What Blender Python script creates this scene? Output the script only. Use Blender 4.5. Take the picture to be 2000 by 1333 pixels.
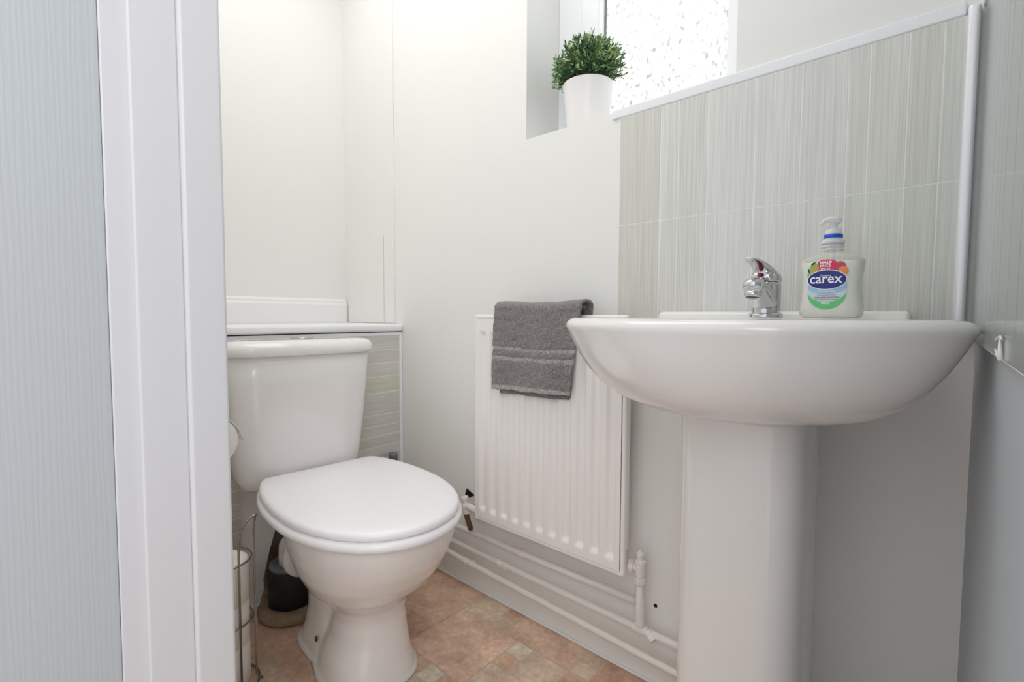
import bpy, bmesh, math, random
from mathutils import Vector, Matrix
from mathutils import noise as mnoise

for o in list(bpy.data.objects):
    bpy.data.objects.remove(o)
SC = bpy.context.scene
COL = SC.collection

# ------------------------------------------------------------------ camera
FOC, PITCH, YAW, ROLL = 945.0, math.radians(3.0), math.radians(41.5), math.radians(0.25)
CAM = Vector((0.0, -1.04, 0.86))
cp, sp, cy, sy = math.cos(PITCH), math.sin(PITCH), math.cos(YAW), math.sin(YAW)
fw = Vector((-sy*cp, cy*cp, -sp)); rt = Vector((cy, sy, 0)); dn = fw.cross(rt)
rt, dn = math.cos(ROLL)*rt - math.sin(ROLL)*dn, math.sin(ROLL)*rt + math.cos(ROLL)*dn
cd = bpy.data.cameras.new('camera'); co = bpy.data.objects.new('camera', cd); COL.objects.link(co)
cd.sensor_fit = 'HORIZONTAL'; cd.sensor_width = 36.0; cd.lens = FOC/2000*36.0
cd.clip_start = 0.01; cd.clip_end = 100
m = Matrix.Identity(4)
for i in range(3):
    m[i][0] = rt[i]; m[i][1] = -dn[i]; m[i][2] = -fw[i]; m[i][3] = CAM[i]
co.matrix_world = m
SC.camera = co

# ------------------------------------------------------------------ world, lamps, exposure
def lin(c):
    return tuple(((v/255)/12.92 if v/255 <= 0.04045 else ((v/255+0.055)/1.055)**2.4) for v in c)
W = bpy.data.worlds.new('daylight'); SC.world = W; W.use_nodes = True
bgn = W.node_tree.nodes['Background']
bgn.inputs['Color'].default_value = (0.95, 0.98, 1.0, 1); bgn.inputs['Strength'].default_value = 0.82

def area(name, loc, rot, sx, sy_, power, col=(1, 1, 1)):
    l = bpy.data.lights.new(name, 'AREA'); l.shape = 'RECTANGLE'; l.size = sx; l.size_y = sy_
    l.energy = power; l.color = col
    o = bpy.data.objects.new(name, l); COL.objects.link(o); o.location = loc; o.rotation_euler = rot
    return o
# sky light falling through the small window
area('window_daylight', (-0.30, 0.80, 1.80), (math.radians(-80), 0, math.radians(-12)), 2.2, 1.5, 42.0, (0.97, 0.99, 1.0))
# unseen broad fill under the ceiling, added to brighten the toilet end
area('ceiling_fill_light', (-0.95, -0.42, 2.27), (0, 0, 0), 1.4, 0.6, 5.5, (1.0, 0.975, 0.95))
# added fill behind the camera, aimed through the doorway to lift the toilet
hl = Vector((0.42, -1.60, 1.60)); hd_ = Vector((-0.95, -0.40, 0.30)) - hl
area('hall_fill_light', hl, hd_.to_track_quat('-Z', 'Y').to_euler(), 0.9, 0.9, 7.2, (1.0, 0.99, 0.98))

SC.view_settings.view_transform = 'Standard'
try:
    SC.view_settings.look = 'None'
except Exception:
    pass
SC.view_settings.gamma = 1; SC.view_settings.use_curve_mapping = False
SC.view_settings.exposure = 0.29
try:
    SC.cycles.max_bounces = 16; SC.cycles.diffuse_bounces = 14; SC.cycles.transparent_max_bounces = 12
    SC.cycles.use_denoising = True
    SC.cycles.sample_clamp_indirect = 6
except Exception:
    pass

# ------------------------------------------------------------------ materials
def mat(name, col, rough=0.5, metal=0.0, bump=0.0, bscale=60, bdist=0.002, var=0.0, vscale=4, coat=0.0,
        stretch=(1, 1, 1), attr=None, spec=0.5, trans=0.0, alpha=1.0, sss=0.0, detail=3):
    M = bpy.data.materials.new(name); M.use_nodes = True
    nt = M.node_tree; N = nt.nodes; L = nt.links
    b = N['Principled BSDF']
    c = lin(col) + (1,)
    b.inputs['Base Color'].default_value = c
    b.inputs['Roughness'].default_value = rough; b.inputs['Metallic'].default_value = metal
    b.inputs['Specular IOR Level'].default_value = spec
    if coat: b.inputs['Coat Weight'].default_value = coat; b.inputs['Coat Roughness'].default_value = 0.08
    if trans: b.inputs['Transmission Weight'].default_value = trans
    if alpha < 1: b.inputs['Alpha'].default_value = alpha
    tc = N.new('ShaderNodeTexCoord'); mp = N.new('ShaderNodeMapping')
    L.new(tc.outputs['Object'], mp.inputs['Vector']); mp.inputs['Scale'].default_value = stretch
    src = None
    if attr:
        a = N.new('ShaderNodeAttribute'); a.attribute_name = attr; src = a.outputs['Color']
    if var:
        n = N.new('ShaderNodeTexNoise'); n.inputs['Scale'].default_value = vscale; n.inputs['Detail'].default_value = 4
        L.new(mp.outputs[0], n.inputs['Vector'])
        r = N.new('ShaderNodeMapRange'); r.inputs[1].default_value = 0.25; r.inputs[2].default_value = 0.75
        r.inputs[3].default_value = 1-var; r.inputs[4].default_value = 1+var*0.6
        L.new(n.outputs['Fac'], r.inputs[0])
        mx = N.new('ShaderNodeVectorMath'); mx.operation = 'SCALE'
        if src: L.new(src, mx.inputs[0])
        else: mx.inputs[0].default_value = c[:3]
        L.new(r.outputs[0], mx.inputs['Scale'])
        src = mx.outputs[0]
    if src: L.new(src, b.inputs['Base Color'])
    if bump:
        n = N.new('ShaderNodeTexNoise'); n.inputs['Scale'].default_value = bscale; n.inputs['Detail'].default_value = detail
        L.new(mp.outputs[0], n.inputs['Vector'])
        bp = N.new('ShaderNodeBump'); bp.inputs['Strength'].default_value = bump; bp.inputs['Distance'].default_value = bdist
        L.new(n.outputs['Fac'], bp.inputs['Height']); L.new(bp.outputs[0], b.inputs['Normal'])
    return M

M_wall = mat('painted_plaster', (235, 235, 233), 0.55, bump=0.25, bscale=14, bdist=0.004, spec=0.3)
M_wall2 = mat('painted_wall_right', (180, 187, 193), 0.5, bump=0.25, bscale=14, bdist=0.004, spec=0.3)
M_gloss = mat('white_gloss_paint', (240, 240, 241), 0.28, bump=0.15, bscale=25, bdist=0.002)
M_lining = mat('frame_gloss_paint', (220, 219, 223), 0.3, bump=0.2, bscale=30, bdist=0.0015, stretch=(1, 1, .2))
M_ceram = mat('white_ceramic', (238, 235, 234), 0.12, coat=0.5)
M_basin = mat('basin_ceramic', (234, 231, 229), 0.16, coat=0.4)
M_plast = mat('white_plastic', (246, 244, 248), 0.28)
M_upvc = mat('white_upvc', (238, 240, 244), 0.3)
M_gasket = mat('grey_gasket', (120, 118, 120), 0.6)
M_rad = mat('radiator_enamel', (242, 239, 238), 0.3)
M_pipe = mat('painted_pipe', (232, 228, 226), 0.4, bump=0.5, bscale=90, bdist=0.002)
M_grout = mat('pale_grout', (240, 240, 238), 0.7)
M_chrome = mat('chrome', (214, 214, 216), 0.1, metal=1.0)
M_steel = mat('wire_steel', (165, 160, 155), 0.22, metal=1.0)
M_black = mat('black_rubber', (26, 25, 25), 0.6)
M_dark = mat('dark_void', (14, 12, 11), 0.9)
M_greypipe = mat('grey_plastic_pipe', (110, 113, 120), 0.5, var=0.4, vscale=30)
M_mortar = mat('dirty_mortar', (150, 128, 105), 0.9, bump=1, bscale=60, bdist=0.006, var=0.4, vscale=30)
M_silver = mat('silver_trim', (240, 240, 246), 0.3, metal=0.35)
M_caulk = mat('silicone_sealant', (226, 226, 222), 0.35, bump=0.6, bscale=120, bdist=0.002)
M_paper = mat('toilet_paper', (246, 245, 240), 0.9, bump=0.4, bscale=250, bdist=0.001)
M_brown = mat('bare_timber', (122, 84, 62), 0.8, var=0.4, vscale=40)
M_bolt = mat('brass_screw', (120, 92, 60), 0.4, metal=0.7)
M_red = mat('red_dot', (190, 20, 50), 0.3); M_blue = mat('blue_dot', (25, 25, 90), 0.3)
M_pot = mat('white_pot_ceramic', (240, 238, 238), 0.35)
M_soil = mat('dark_soil', (60, 50, 40), 0.9, bump=1, bscale=120)
M_button = mat('chrome_button', (185, 185, 190), 0.25, metal=0.8)

def tile_mat(name, vertical=True):
    """satin tile with fine streaks along its length, tone from a per-tile attribute"""
    M = bpy.data.materials.new(name); M.use_nodes = True
    nt = M.node_tree; N = nt.nodes; L = nt.links; b = N['Principled BSDF']
    tc = N.new('ShaderNodeTexCoord'); mp = N.new('ShaderNodeMapping'); L.new(tc.outputs['Object'], mp.inputs['Vector'])
    mp.inputs['Scale'].default_value = (420, 420, 5) if vertical else (5, 5, 420)
    n = N.new('ShaderNodeTexNoise'); n.inputs['Scale'].default_value = 1.0; n.inputs['Detail'].default_value = 3
    L.new(mp.outputs[0], n.inputs['Vector'])
    r = N.new('ShaderNodeMapRange'); r.inputs[1].default_value = 0.3; r.inputs[2].default_value = 0.7
    r.inputs[3].default_value = 0.86; r.inputs[4].default_value = 1.07
    L.new(n.outputs['Fac'], r.inputs[0])
    a = N.new('ShaderNodeAttribute'); a.attribute_name = 'tone'
    mx = N.new('ShaderNodeVectorMath'); mx.operation = 'SCALE'
    L.new(a.outputs['Color'], mx.inputs[0]); L.new(r.outputs[0], mx.inputs['Scale'])
    L.new(mx.outputs[0], b.inputs['Base Color'])
    b.inputs['Roughness'].default_value = 0.3
    bp = N.new('ShaderNodeBump'); bp.inputs['Strength'].default_value = 0.12; bp.inputs['Distance'].default_value = 0.0006
    L.new(n.outputs['Fac'], bp.inputs['Height']); L.new(bp.outputs[0], b.inputs['Normal'])
    return M
M_tileV = tile_mat('streaked_tile_upright'); M_tileG = tile_mat('glossy_streaked_tile'); M_tileG.node_tree.nodes['Principled BSDF'].inputs['Roughness'].default_value = 0.13; M_tileH = tile_mat('streaked_tile_sideways', False)

def floor_mat():
    M = bpy.data.materials.new('vinyl_stone_floor'); M.use_nodes = True
    nt = M.node_tree; N = nt.nodes; L = nt.links; b = N['Principled BSDF']
    tc = N.new('ShaderNodeTexCoord')
    a = N.new('ShaderNodeAttribute'); a.attribute_name = 'tone'
    n1 = N.new('ShaderNodeTexNoise'); n1.inputs['Scale'].default_value = 14; n1.inputs['Detail'].default_value = 6; n1.inputs['Roughness'].default_value = 0.65
    n2 = N.new('ShaderNodeTexNoise'); n2.inputs['Scale'].default_value = 70; n2.inputs['Detail'].default_value = 5
    for n in (n1, n2): L.new(tc.outputs['Object'], n.inputs['Vector'])
    cr = N.new('ShaderNodeValToRGB')
    cr.color_ramp.elements[0].position = 0.3; cr.color_ramp.elements[0].color = lin((198, 182, 172))+(1,)
    cr.color_ramp.elements[1].position = 0.72; cr.color_ramp.elements[1].color = lin((255, 252, 244))+(1,)
    L.new(n1.outputs['Fac'], cr.inputs['Fac'])
    m1 = N.new('ShaderNodeMix'); m1.data_type = 'RGBA'; m1.blend_type = 'MULTIPLY'; m1.inputs['Factor'].default_value = 0.85
    L.new(a.outputs['Color'], m1.inputs['A']); L.new(cr.outputs['Color'], m1.inputs['B'])
    r = N.new('ShaderNodeMapRange'); r.inputs[1].default_value = 0.3; r.inputs[2].default_value = 0.7
    r.inputs[3].default_value = 0.84; r.inputs[4].default_value = 1.12
    L.new(n2.outputs['Fac'], r.inputs[0])
    mx = N.new('ShaderNodeVectorMath'); mx.operation = 'SCALE'
    L.new(m1.outputs['Result'], mx.inputs[0]); L.new(r.outputs[0], mx.inputs['Scale']); L.new(mx.outputs[0], b.inputs['Base Color'])
    b.inputs['Roughness'].default_value = 0.45
    bp = N.new('ShaderNodeBump'); bp.inputs['Strength'].default_value = 0.3; bp.inputs['Distance'].default_value = 0.001
    L.new(n2.outputs['Fac'], bp.inputs['Height']); L.new(bp.outputs[0], b.inputs['Normal'])
    return M
M_floor = floor_mat()
M_fgrout = mat('floor_grout', (200, 184, 166), 0.6, var=0.15, vscale=40)

def glass_mat():
    M = bpy.data.materials.new('obscure_glass'); M.use_nodes = True
    nt = M.node_tree; N = nt.nodes; L = nt.links; N.clear()
    out = N.new('ShaderNodeOutputMaterial'); tr = N.new('ShaderNodeBsdfTransparent'); tl = N.new('ShaderNodeBsdfTranslucent')
    gl = N.new('ShaderNodeBsdfGlossy'); gl.inputs['Roughness'].default_value = 0.15
    tc = N.new('ShaderNodeTexCoord'); mp = N.new('ShaderNodeMapping'); mp.inputs['Scale'].default_value = (1, 1, 0.6)
    L.new(tc.outputs['Object'], mp.inputs['Vector'])
    v = N.new('ShaderNodeTexVoronoi'); v.inputs['Scale'].default_value = 130; L.new(mp.outputs[0], v.inputs['Vector'])
    cr = N.new('ShaderNodeValToRGB'); cr.color_ramp.elements[0].position = 0.0; cr.color_ramp.elements[0].color = (1, 1, 1, 1)
    cr.color_ramp.elements[1].position = 0.9; cr.color_ramp.elements[1].color = (0.36, 0.36, 0.34, 1)
    L.new(v.outputs['Distance'], cr.inputs['Fac'])
    L.new(cr.outputs['Color'], tr.inputs['Color']); L.new(cr.outputs['Color'], tl.inputs['Color'])
    bp = N.new('ShaderNodeBump'); bp.inputs['Strength'].default_value = 0.8; bp.inputs['Distance'].default_value = 0.003
    L.new(v.outputs['Distance'], bp.inputs['Height']); L.new(bp.outputs[0], gl.inputs['Normal']); L.new(bp.outputs[0], tl.inputs['Normal'])
    m1 = N.new('ShaderNodeMixShader'); m1.inputs[0].default_value = 0.8; L.new(tr.outputs[0], m1.inputs[1]); L.new(tl.outputs[0], m1.inputs[2])
    m2 = N.new('ShaderNodeMixShader'); m2.inputs[0].default_value = 0.06; L.new(m1.outputs[0], m2.inputs[1]); L.new(gl.outputs[0], m2.inputs[2])
    L.new(m2.outputs[0], out.inputs[0])
    return M
M_glass = glass_mat()

def clear_mat(name, tint, fac):
    M = bpy.data.materials.new(name); M.use_nodes = True
    nt = M.node_tree; N = nt.nodes; L = nt.links
    b = N['Principled BSDF']; b.inputs['Base Color'].default_value = lin(tint)+(1,); b.inputs['Roughness'].default_value = 0.1
    out = N['Material Output']; tr = N.new('ShaderNodeBsdfTransparent'); mx = N.new('ShaderNodeMixShader')
    lw = N.new('ShaderNodeLayerWeight'); lw.inputs['Blend'].default_value = 0.5
    mr = N.new('ShaderNodeMapRange'); mr.inputs[3].default_value = fac; mr.inputs[4].default_value = min(1, fac+0.6)
    L.new(lw.outputs['Facing'], mr.inputs[0]); L.new(mr.outputs[0], mx.inputs[0])
    L.new(tr.outputs[0], mx.inputs[1]); L.new(b.outputs[0], mx.inputs[2]); L.new(mx.outputs[0], out.inputs[0])
    return M
M_clear = clear_mat('clear_bottle_plastic', (225, 225, 215), 0.12)
M_pump = clear_mat('cloudy_pump_plastic', (240, 240, 246), 0.5)
M_liquid = mat('pearl_liquid_soap', (240, 242, 238), 0.25)

# ------------------------------------------------------------------ mesh helpers
def mesh_obj(name, verts, faces, material=None, parent=None, smooth=False, mats=None, fm=None):
    me = bpy.data.meshes.new(name); me.from_pydata([tuple(v) for v in verts], [], faces)
    bm = bmesh.new(); bm.from_mesh(me); bmesh.ops.recalc_face_normals(bm, faces=bm.faces); bm.to_mesh(me); bm.free()
    for mm in (mats or [material]): me.materials.append(mm)
    if fm:
        for p, i in zip(me.polygons, fm): p.material_index = i
    if smooth:
        for p in me.polygons: p.use_smooth = True
    o = bpy.data.objects.new(name, me); COL.objects.link(o)
    if parent is not None: o.parent = parent
    return o

class MB:
    def __init__(s): s.v = []; s.f = []; s.m = []
    def add(s, v, f, mi=0):
        n = len(s.v); s.v += [tuple(q) for q in v]; s.f += [tuple(i+n for i in q) for q in f]; s.m += [mi]*len(f)
    def box(s, x0, x1, y0, y1, z0, z1, mi=0):
        s.add([(x0, y0, z0), (x1, y0, z0), (x1, y1, z0), (x0, y1, z0), (x0, y0, z1), (x1, y0, z1), (x1, y1, z1), (x0, y1, z1)],
              [(0, 3, 2, 1), (4, 5, 6, 7), (0, 1, 5, 4), (1, 2, 6, 5), (2, 3, 7, 6), (3, 0, 4, 7)], mi)
    def loft(s, rings, cap=True, mi=0, close=False):
        n = len(rings[0]); v = [p for r in rings for p in r]; f = []
        K = len(rings)
        for i in range(K if close else K-1):
            for j in range(n):
                a = i*n+j; b = i*n+(j+1) % n; i2 = (i+1) % K
                f.append((a, b, i2*n+(j+1) % n, i2*n+j))
        if cap and not close:
            f.append(tuple(range(n-1, -1, -1))); f.append(tuple((K-1)*n+j for j in range(n)))
        s.add(v, f, mi)
    def tube(s, path, r, n=12, cap=True, mi=0, flat=None):
        P = [Vector(p) for p in path]; R = r if isinstance(r, (list, tuple)) else [r]*len(P)
        rings = []; up = None
        for i, p in enumerate(P):
            t = (P[min(i+1, len(P)-1)]-P[max(i-1, 0)]).normalized()
            if up is None:
                up = Vector((0, 0, 1)) if abs(t.z) < 0.9 else Vector((1, 0, 0))
            x = t.cross(up).normalized(); up2 = x.cross(t).normalized(); up = up2
            fl = flat[i] if flat else 1.0
            rings.append([p + (x*math.cos(2*math.pi*k/n) + up2*math.sin(2*math.pi*k/n)*fl)*R[i] for k in range(n)])
        s.loft(rings, cap, mi)
    def lathe(s, prof, c=(0, 0, 0), axis=(0, 0, 1), n=32, mi=0, cap=True):
        a = Vector(axis).normalized(); x = a.orthogonal().normalized(); y = a.cross(x); c = Vector(c)
        s.loft([[c + a*h + (x*math.cos(2*math.pi*k/n)+y*math.sin(2*math.pi*k/n))*max(r, 1e-5) for k in range(n)] for r, h in prof], cap, mi)
    def obj(s, name, material, parent=None, smooth=False, mats=None):
        return mesh_obj(name, s.v, s.f, material, parent, smooth, mats, s.m if mats else None)

def bevel(o, w, seg=3, ang=30):
    md = o.modifiers.new('bevel', 'BEVEL'); md.width = w; md.segments = seg; md.limit_method = 'ANGLE'; md.angle_limit = math.radians(ang)
    for p in o.data.polygons: p.use_smooth = True
    try:
        wn = o.modifiers.new('wn', 'WEIGHTED_NORMAL'); wn.keep_sharp = True
    except Exception: pass
    return o
def box(name, x0, x1, y0, y1, z0, z1, material, parent=None, bev=0):
    b = MB(); b.box(x0, x1, y0, y1, z0, z1); o = b.obj(name, material, parent)
    if bev: bevel(o, bev)
    return o
def tag(o, label, cat, group=None):
    o['label'] = label; o['category'] = cat
    if group: o['group'] = group
    return o
def empty(name, loc=(0, 0, 0), rz=0, label=None, cat=None, group=None):
    o = bpy.data.objects.new(name, None); COL.objects.link(o); o.location = loc; o.rotation_euler = (0, 0, rz)
    o.empty_display_size = 0.05
    if label: tag(o, label, cat, group)
    return o
def struct(o): o['kind'] = 'structure'; return o
def subsurf(o, lv=2):
    md = o.modifiers.new('sub', 'SUBSURF'); md.levels = lv; md.render_levels = lv
    for p in o.data.polygons: p.use_smooth = True
    return o
def set_tone(o, tones):
    me = o.data; at = me.color_attributes.new(name='tone', type='FLOAT_COLOR', domain='CORNER')
    for p in me.polygons:
        c = lin(tones[p.index]) + (1,)
        for li in p.loop_indices: at.data[li].color = c
def ell(cx, cy_, a, b, n, z, N=48, nb=None, a0=0):
    """superellipse ring; nb = exponent used for the +y half"""
    R = []
    for k in range(N):
        t = 2*math.pi*k/N + a0; c, s_ = math.cos(t), math.sin(t)
        e = 2.0/(nb if (nb and s_ > 0) else n)
        R.append((cx + a*math.copysign(abs(c)**e, c), cy_ + b*math.copysign(abs(s_)**e, s_), z))
    return R

XR, XBOX, XL = 0.042, -1.455, -1.832     # right wall, duct face, left wall
YD = -0.8105                               # inner face of the door wall
HT = 2.30

# ------------------------------------------------------------------ room shell
WX0, WX1, WZ0, WZ1 = -0.871, -0.325, 1.343, 2.12
b = MB()
b.box(XL-0.15, WX0, 0, 0.24, -0.05, HT); b.box(WX1, XR+0.15, 0, 0.24, -0.05, HT)
b.box(WX0, WX1, 0, 0.24, -0.05, WZ0); b.box(WX0, WX1, 0, 0.24, WZ1, HT)
struct(b.obj('wall_back', M_wall))
struct(box('wall_left', XL-0.12, XL, -0.93, 0.0, -0.05, HT, M_wall))
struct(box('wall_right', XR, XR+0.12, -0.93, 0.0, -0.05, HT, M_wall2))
b = MB()
b.box(XL-0.12, -0.73, -0.93, YD, -0.05, HT); b.box(-0.73, XR, -0.93, YD, 2.05, HT)
struct(b.obj('wall_front', M_wall))
struct(box('ceiling', XL-0.12, XR+0.12, -0.93, 0.0, HT, HT+0.06, M_wall))

# floor: printed stone tiles on a 5.3 cm module
GX, GY, X0g = 0.0535, 0.051, -0.589
presets = [(-12, -8, 0, 4, 't1'), (-8, -6, 0, 2, 'p2'), (-6, -5, 1, 2, 'p1'), (-6, -5, 0, 1, 't3'), (-8, -4, 2, 6, 't2'),
           (-5, -1, 0, 2, 't2'), (-4, -3, 2, 3, 'p3'), (-4, -3, 3, 4, 't3'), (-3, -1, 2, 4, 'p2'), (-1, 0, 0, 1, 'p1'), (-1, 0, 1, 2, 'p1'),
           (0, 4, 0, 4, 't4'), (-1, 0, 2, 4, 't3'), (-4, -2, 4, 6, 'p2'), (-10, -8, 4, 6, 't4'), (-6, -5, 6, 7, 'p3'), (-5, -4, 6, 7, 't3'),
           (-7, -6, 6, 7, 't3'), (-12, -8, 7, 11, 't1'), (-12, -8, 11, 15, 'p1'), (-16, -12, 9, 13, 't1'), (-14, -12, 7, 9, 't4'), (-12, -8, 6, 7, 't3')]
TN = {'t1': (232, 202, 182), 't2': (236, 206, 187), 't3': (226, 192, 170), 't4': (226, 190, 168), 'p1': (224, 204, 186), 'p2': (232, 214, 197), 'p3': (234, 225, 211)}
IX0, IX1, IY1 = -24, 13, 44
used = {}
rects = []
for (a0, a1, c0, c1, k) in presets:
    if any((i, j) in used for i in range(a0, a1) for j in range(c0, c1)): continue
    for i in range(a0, a1):
        for j in range(c0, c1): used[(i, j)] = 1
    rects.append((a0, a1, c0, c1, k))
rnd = random.Random(5)
for j in range(0, IY1):
    for i in range(IX0, IX1):
        if (i, j) in used: continue
        opts = [(4, 4), (4, 2), (2, 2), (2, 2), (1, 1), (1, 1)]; rnd.shuffle(opts)
        for (w_, h_) in opts + [(1, 1)]:
            if i+w_ <= IX1 and j+h_ <= IY1 and not any((p, q) in used for p in range(i, i+w_) for q in range(j, j+h_)): break
        for p in range(i, i+w_):
            for q in range(j, j+h_): used[(p, q)] = 1
        rects.append((i, i+w_, j, j+h_, rnd.choice(list(TN))))
FX0, FX1 = X0g+IX0*GX, X0g+IX1*GX
b = MB(); tones = []
b.add([(FX0, 0.1, 0), (FX1, 0.1, 0), (FX1, -IY1*GY, 0), (FX0, -IY1*GY, 0), (FX0, 0.1, -.05), (FX1, 0.1, -.05), (FX1, -IY1*GY, -.05), (FX0, -IY1*GY, -.05)],
      [(0, 1, 2, 3), (7, 6, 5, 4), (0, 4, 5, 1), (1, 5, 6, 2), (2, 6, 7, 3), (3, 7, 4, 0)], 1); tones += [(200, 200, 200)]*6
g = 0.0017
for (a0, a1, c0, c1, k) in rects:
    xa, xb, ya, yb = X0g+a0*GX+g, X0g+a1*GX-g, -c0*GY-g, -c1*GY+g
    t = TN[k]; d = rnd.uniform(-7, 7); z = 0.0005
    b.add([(xa, yb, z), (xb, yb, z), (xb, ya, z), (xa, ya, z)], [(0, 1, 2, 3)], 0)
    tones.append(tuple(v+d for v in t))
fl = b.obj('floor', M_floor, mats=[M_floor, M_fgrout]); set_tone(fl, tones); struct(fl)

# duct box behind the toilet, its painted lower front with a ragged hole round the soil pipe
b = MB()
b.box(XL, XBOX-0.001, -0.93+0.12, 0, 0.36, 0.795)
b.box(XL, XBOX-0.02, -0.814, -0.545, 0, 0.36)
P = lambda y, z: (y, z)
front = [(-0.545, 0.0), (-0.492, 0.0), (-0.497, 0.028), (-0.486, 0.055), (-0.488, 0.085), (-0.470, 0.16), (-0.455, 0.21), (-0.43, 0.275), (-0.36, 0.29), (-0.30, 0.25), (-0.27, 0.12), (-0.28, 0.0), (0.0, 0.0), (0.0, 0.36), (-0.545, 0.36)]
n = len(front)
b.add([(XBOX-0.012, y, z) for y, z in front] + [(XBOX-0.002, y, z) for y, z in front],
      [tuple(range(n-1, -1, -1)), tuple(range(n, 2*n))] + [(i, (i+1) % n, n+(i+1) % n, n+i) for i in range(n)])
bo = b.obj('wall_left_duct', M_wall); struct(bo); bo.name = 'trim_1'

# tiled faces ------------------------------------------------------
def tile_panel(name, cells, origin, ux, uz, nrm, thick, material, rnd_, pal, label, frame=None):
    """cells = (u0,u1,v0,v1); tiles as thin raised slabs on one grout bed"""
    b = MB(); tn = []; O = Vector(origin); U = Vector(ux); V = Vector(uz); Nn = Vector(nrm)
    u0 = min(c[0] for c in cells); u1 = max(c[1] for c in cells); v0 = min(c[2] for c in cells); v1 = max(c[3] for c in cells)
    def slab(a0, a1, c0, c1, t0, t1, mi, tone):
        pts = [O+U*u+V*v+Nn*t for t in (t0, t1) for (u, v) in ((a0, c0), (a1, c0), (a1, c1), (a0, c1))]
        b.add(pts, [(0, 3, 2, 1), (4, 5, 6, 7), (0, 1, 5, 4), (1, 2, 6, 5), (2, 3, 7, 6), (3, 0, 4, 7)], mi); tn.extend([tone]*6)
    slab(u0, u1, v0, v1, 0, thick-0.0004, 1, (226, 226, 220))
    gg = 0.0010
    for c in cells:
        tone = c[4] if len(c) > 4 else rnd_.choice(pal)
        slab(c[0]+gg, c[1]-gg, c[2]+gg, c[3]-gg, 0.001, thick, 0, tone)
    o = b.obj(name, material, mats=[material, M_grout]); set_tone(o, tn)
    tag(o, label, 'wall tiles')
    return o
pal = [(205, 205, 194), (212, 212, 203), (208, 207, 200), (215, 215, 209)]
r7 = random.Random(7)
xs = [-0.578, -.477, -.437, -.375, -.284, -.206, -.135, -.105, -.054, -.012, .014]
cl = [(213, 213, 206), (222, 222, 218), (218, 218, 213), (223, 223, 221), (222, 222, 219), (219, 219, 215), (217, 217, 212), (218, 218, 213), (214, 215, 208), (216, 217, 212)]
cells = []
for i in range(len(xs)-1):
    for (za, zb) in ((0.823, 1.0735), (1.0735, 1.322)):
        cells.append((xs[i], xs[i+1], za, zb, cl[i]))
tile_panel('tile_splashback', cells, (0, 0, 0), (1, 0, 0), (0, 0, 1), (0, -1, 0), 0.008, M_tileV, r7, pal,
           'grey-green streaked tile splashback behind the basin under the window sill')
ys = [-.012, -.055, -.10, -.13, -.19, -.25, -.29, -.35, -.41, -.45, -.49, -.56, -.62, -.68, -.74, -.80]
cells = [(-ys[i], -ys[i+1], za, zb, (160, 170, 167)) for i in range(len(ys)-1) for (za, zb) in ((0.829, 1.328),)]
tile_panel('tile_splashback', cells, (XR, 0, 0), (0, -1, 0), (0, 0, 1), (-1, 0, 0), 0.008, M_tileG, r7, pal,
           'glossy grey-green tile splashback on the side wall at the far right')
zr = [.02, .065, .105, .16, .2, .25, .29, .33, .369, .402, .439, .475, .514, .59, .647, .694, .739, .79]
cells = []
for i in range(len(zr)-1):
    t = r7.choice([(208, 206, 200), (213, 211, 206), (211, 210, 204), (206, 205, 198)])
    if i == 13: t = (206, 207, 192)
    if zr[i] >= .365: cells.append((0.012, 0.545, zr[i], zr[i+1], t))
    cells.append((0.545, 0.80, zr[i], zr[i+1], t))
o = tile_panel('tile_splashback', [c for c in cells if c[0] < .5], (XBOX-0.001, 0, 0), (0, -1, 0), (0, 0, 1), (1, 0, 0), 0.008, M_tileH, r7, pal,
           'beige-grey tiles laid sideways on the boxing behind the toilet cistern')
o2 = tile_panel('tile_splashback', [c for c in cells if c[0] > .5], (XBOX-0.001, 0, 0), (0, -1, 0), (0, 0, 1), (1, 0, 0), 0.008, M_tileH, r7, pal,
           'narrow column of beige-grey tiles between door frame and toilet, behind the wire roll stand')
# trims
o = box('trim_2', XBOX-0.004, XBOX+0.011, -0.012, -0.001, 0.0, 0.79, M_upvc, bev=0.003); struct(o)      # upright edge of the duct tiles
o = box('trim_3', XBOX-0.004, XBOX+0.0085, -0.80, -0.001, 0.788, 0.800, M_upvc, bev=0.002); struct(o)
b = MB(); b.box(-0.600, 0.012, -0.0095, 0.0, 1.3225, 1.3445); o = b.obj('trim_4', M_upvc); bevel(o, 0.003); struct(o)
b = MB(); b.box(-0.598, -0.579, -0.004, 0.0, 0.80, 1.3235); o = b.obj('trim_5', M_wall); bevel(o, 0.0015); struct(o)
o = box('corner_trim', 0.0135, 0.0285, -0.016, -0.0005, 0.825, 1.334, M_silver, bev=0.005); tag(o, 'slim upright silver corner trim between the two tiled walls', 'trim')
o = box('trim_6', 0.0305, XR, -0.80, -0.0005, 1.329, 1.352, M_wall, bev=0.003); struct(o)
# ledge over the duct
o = box('ledge_shelf', XL+0.001, XBOX+0.018, -0.812, -0.001, 0.803, 0.829, M_gloss, bev=0.009)
tag(o, 'long white painted ledge board above the toilet cistern', 'shelf')
b = MB()
prof = [(0, 0.8295), (0.018, 0.8295), (0.018, 0.900), (0.013, 0.909), (0.013, 0.916), (0.006, 0.924), (0, 0.924)]
b.loft([[(XL+px, -0.812, pz) for px, pz in prof], [(XL+px, -0.004, pz) for px, pz in prof]])
struct(b.obj('baseboard_left', M_gloss))
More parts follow.
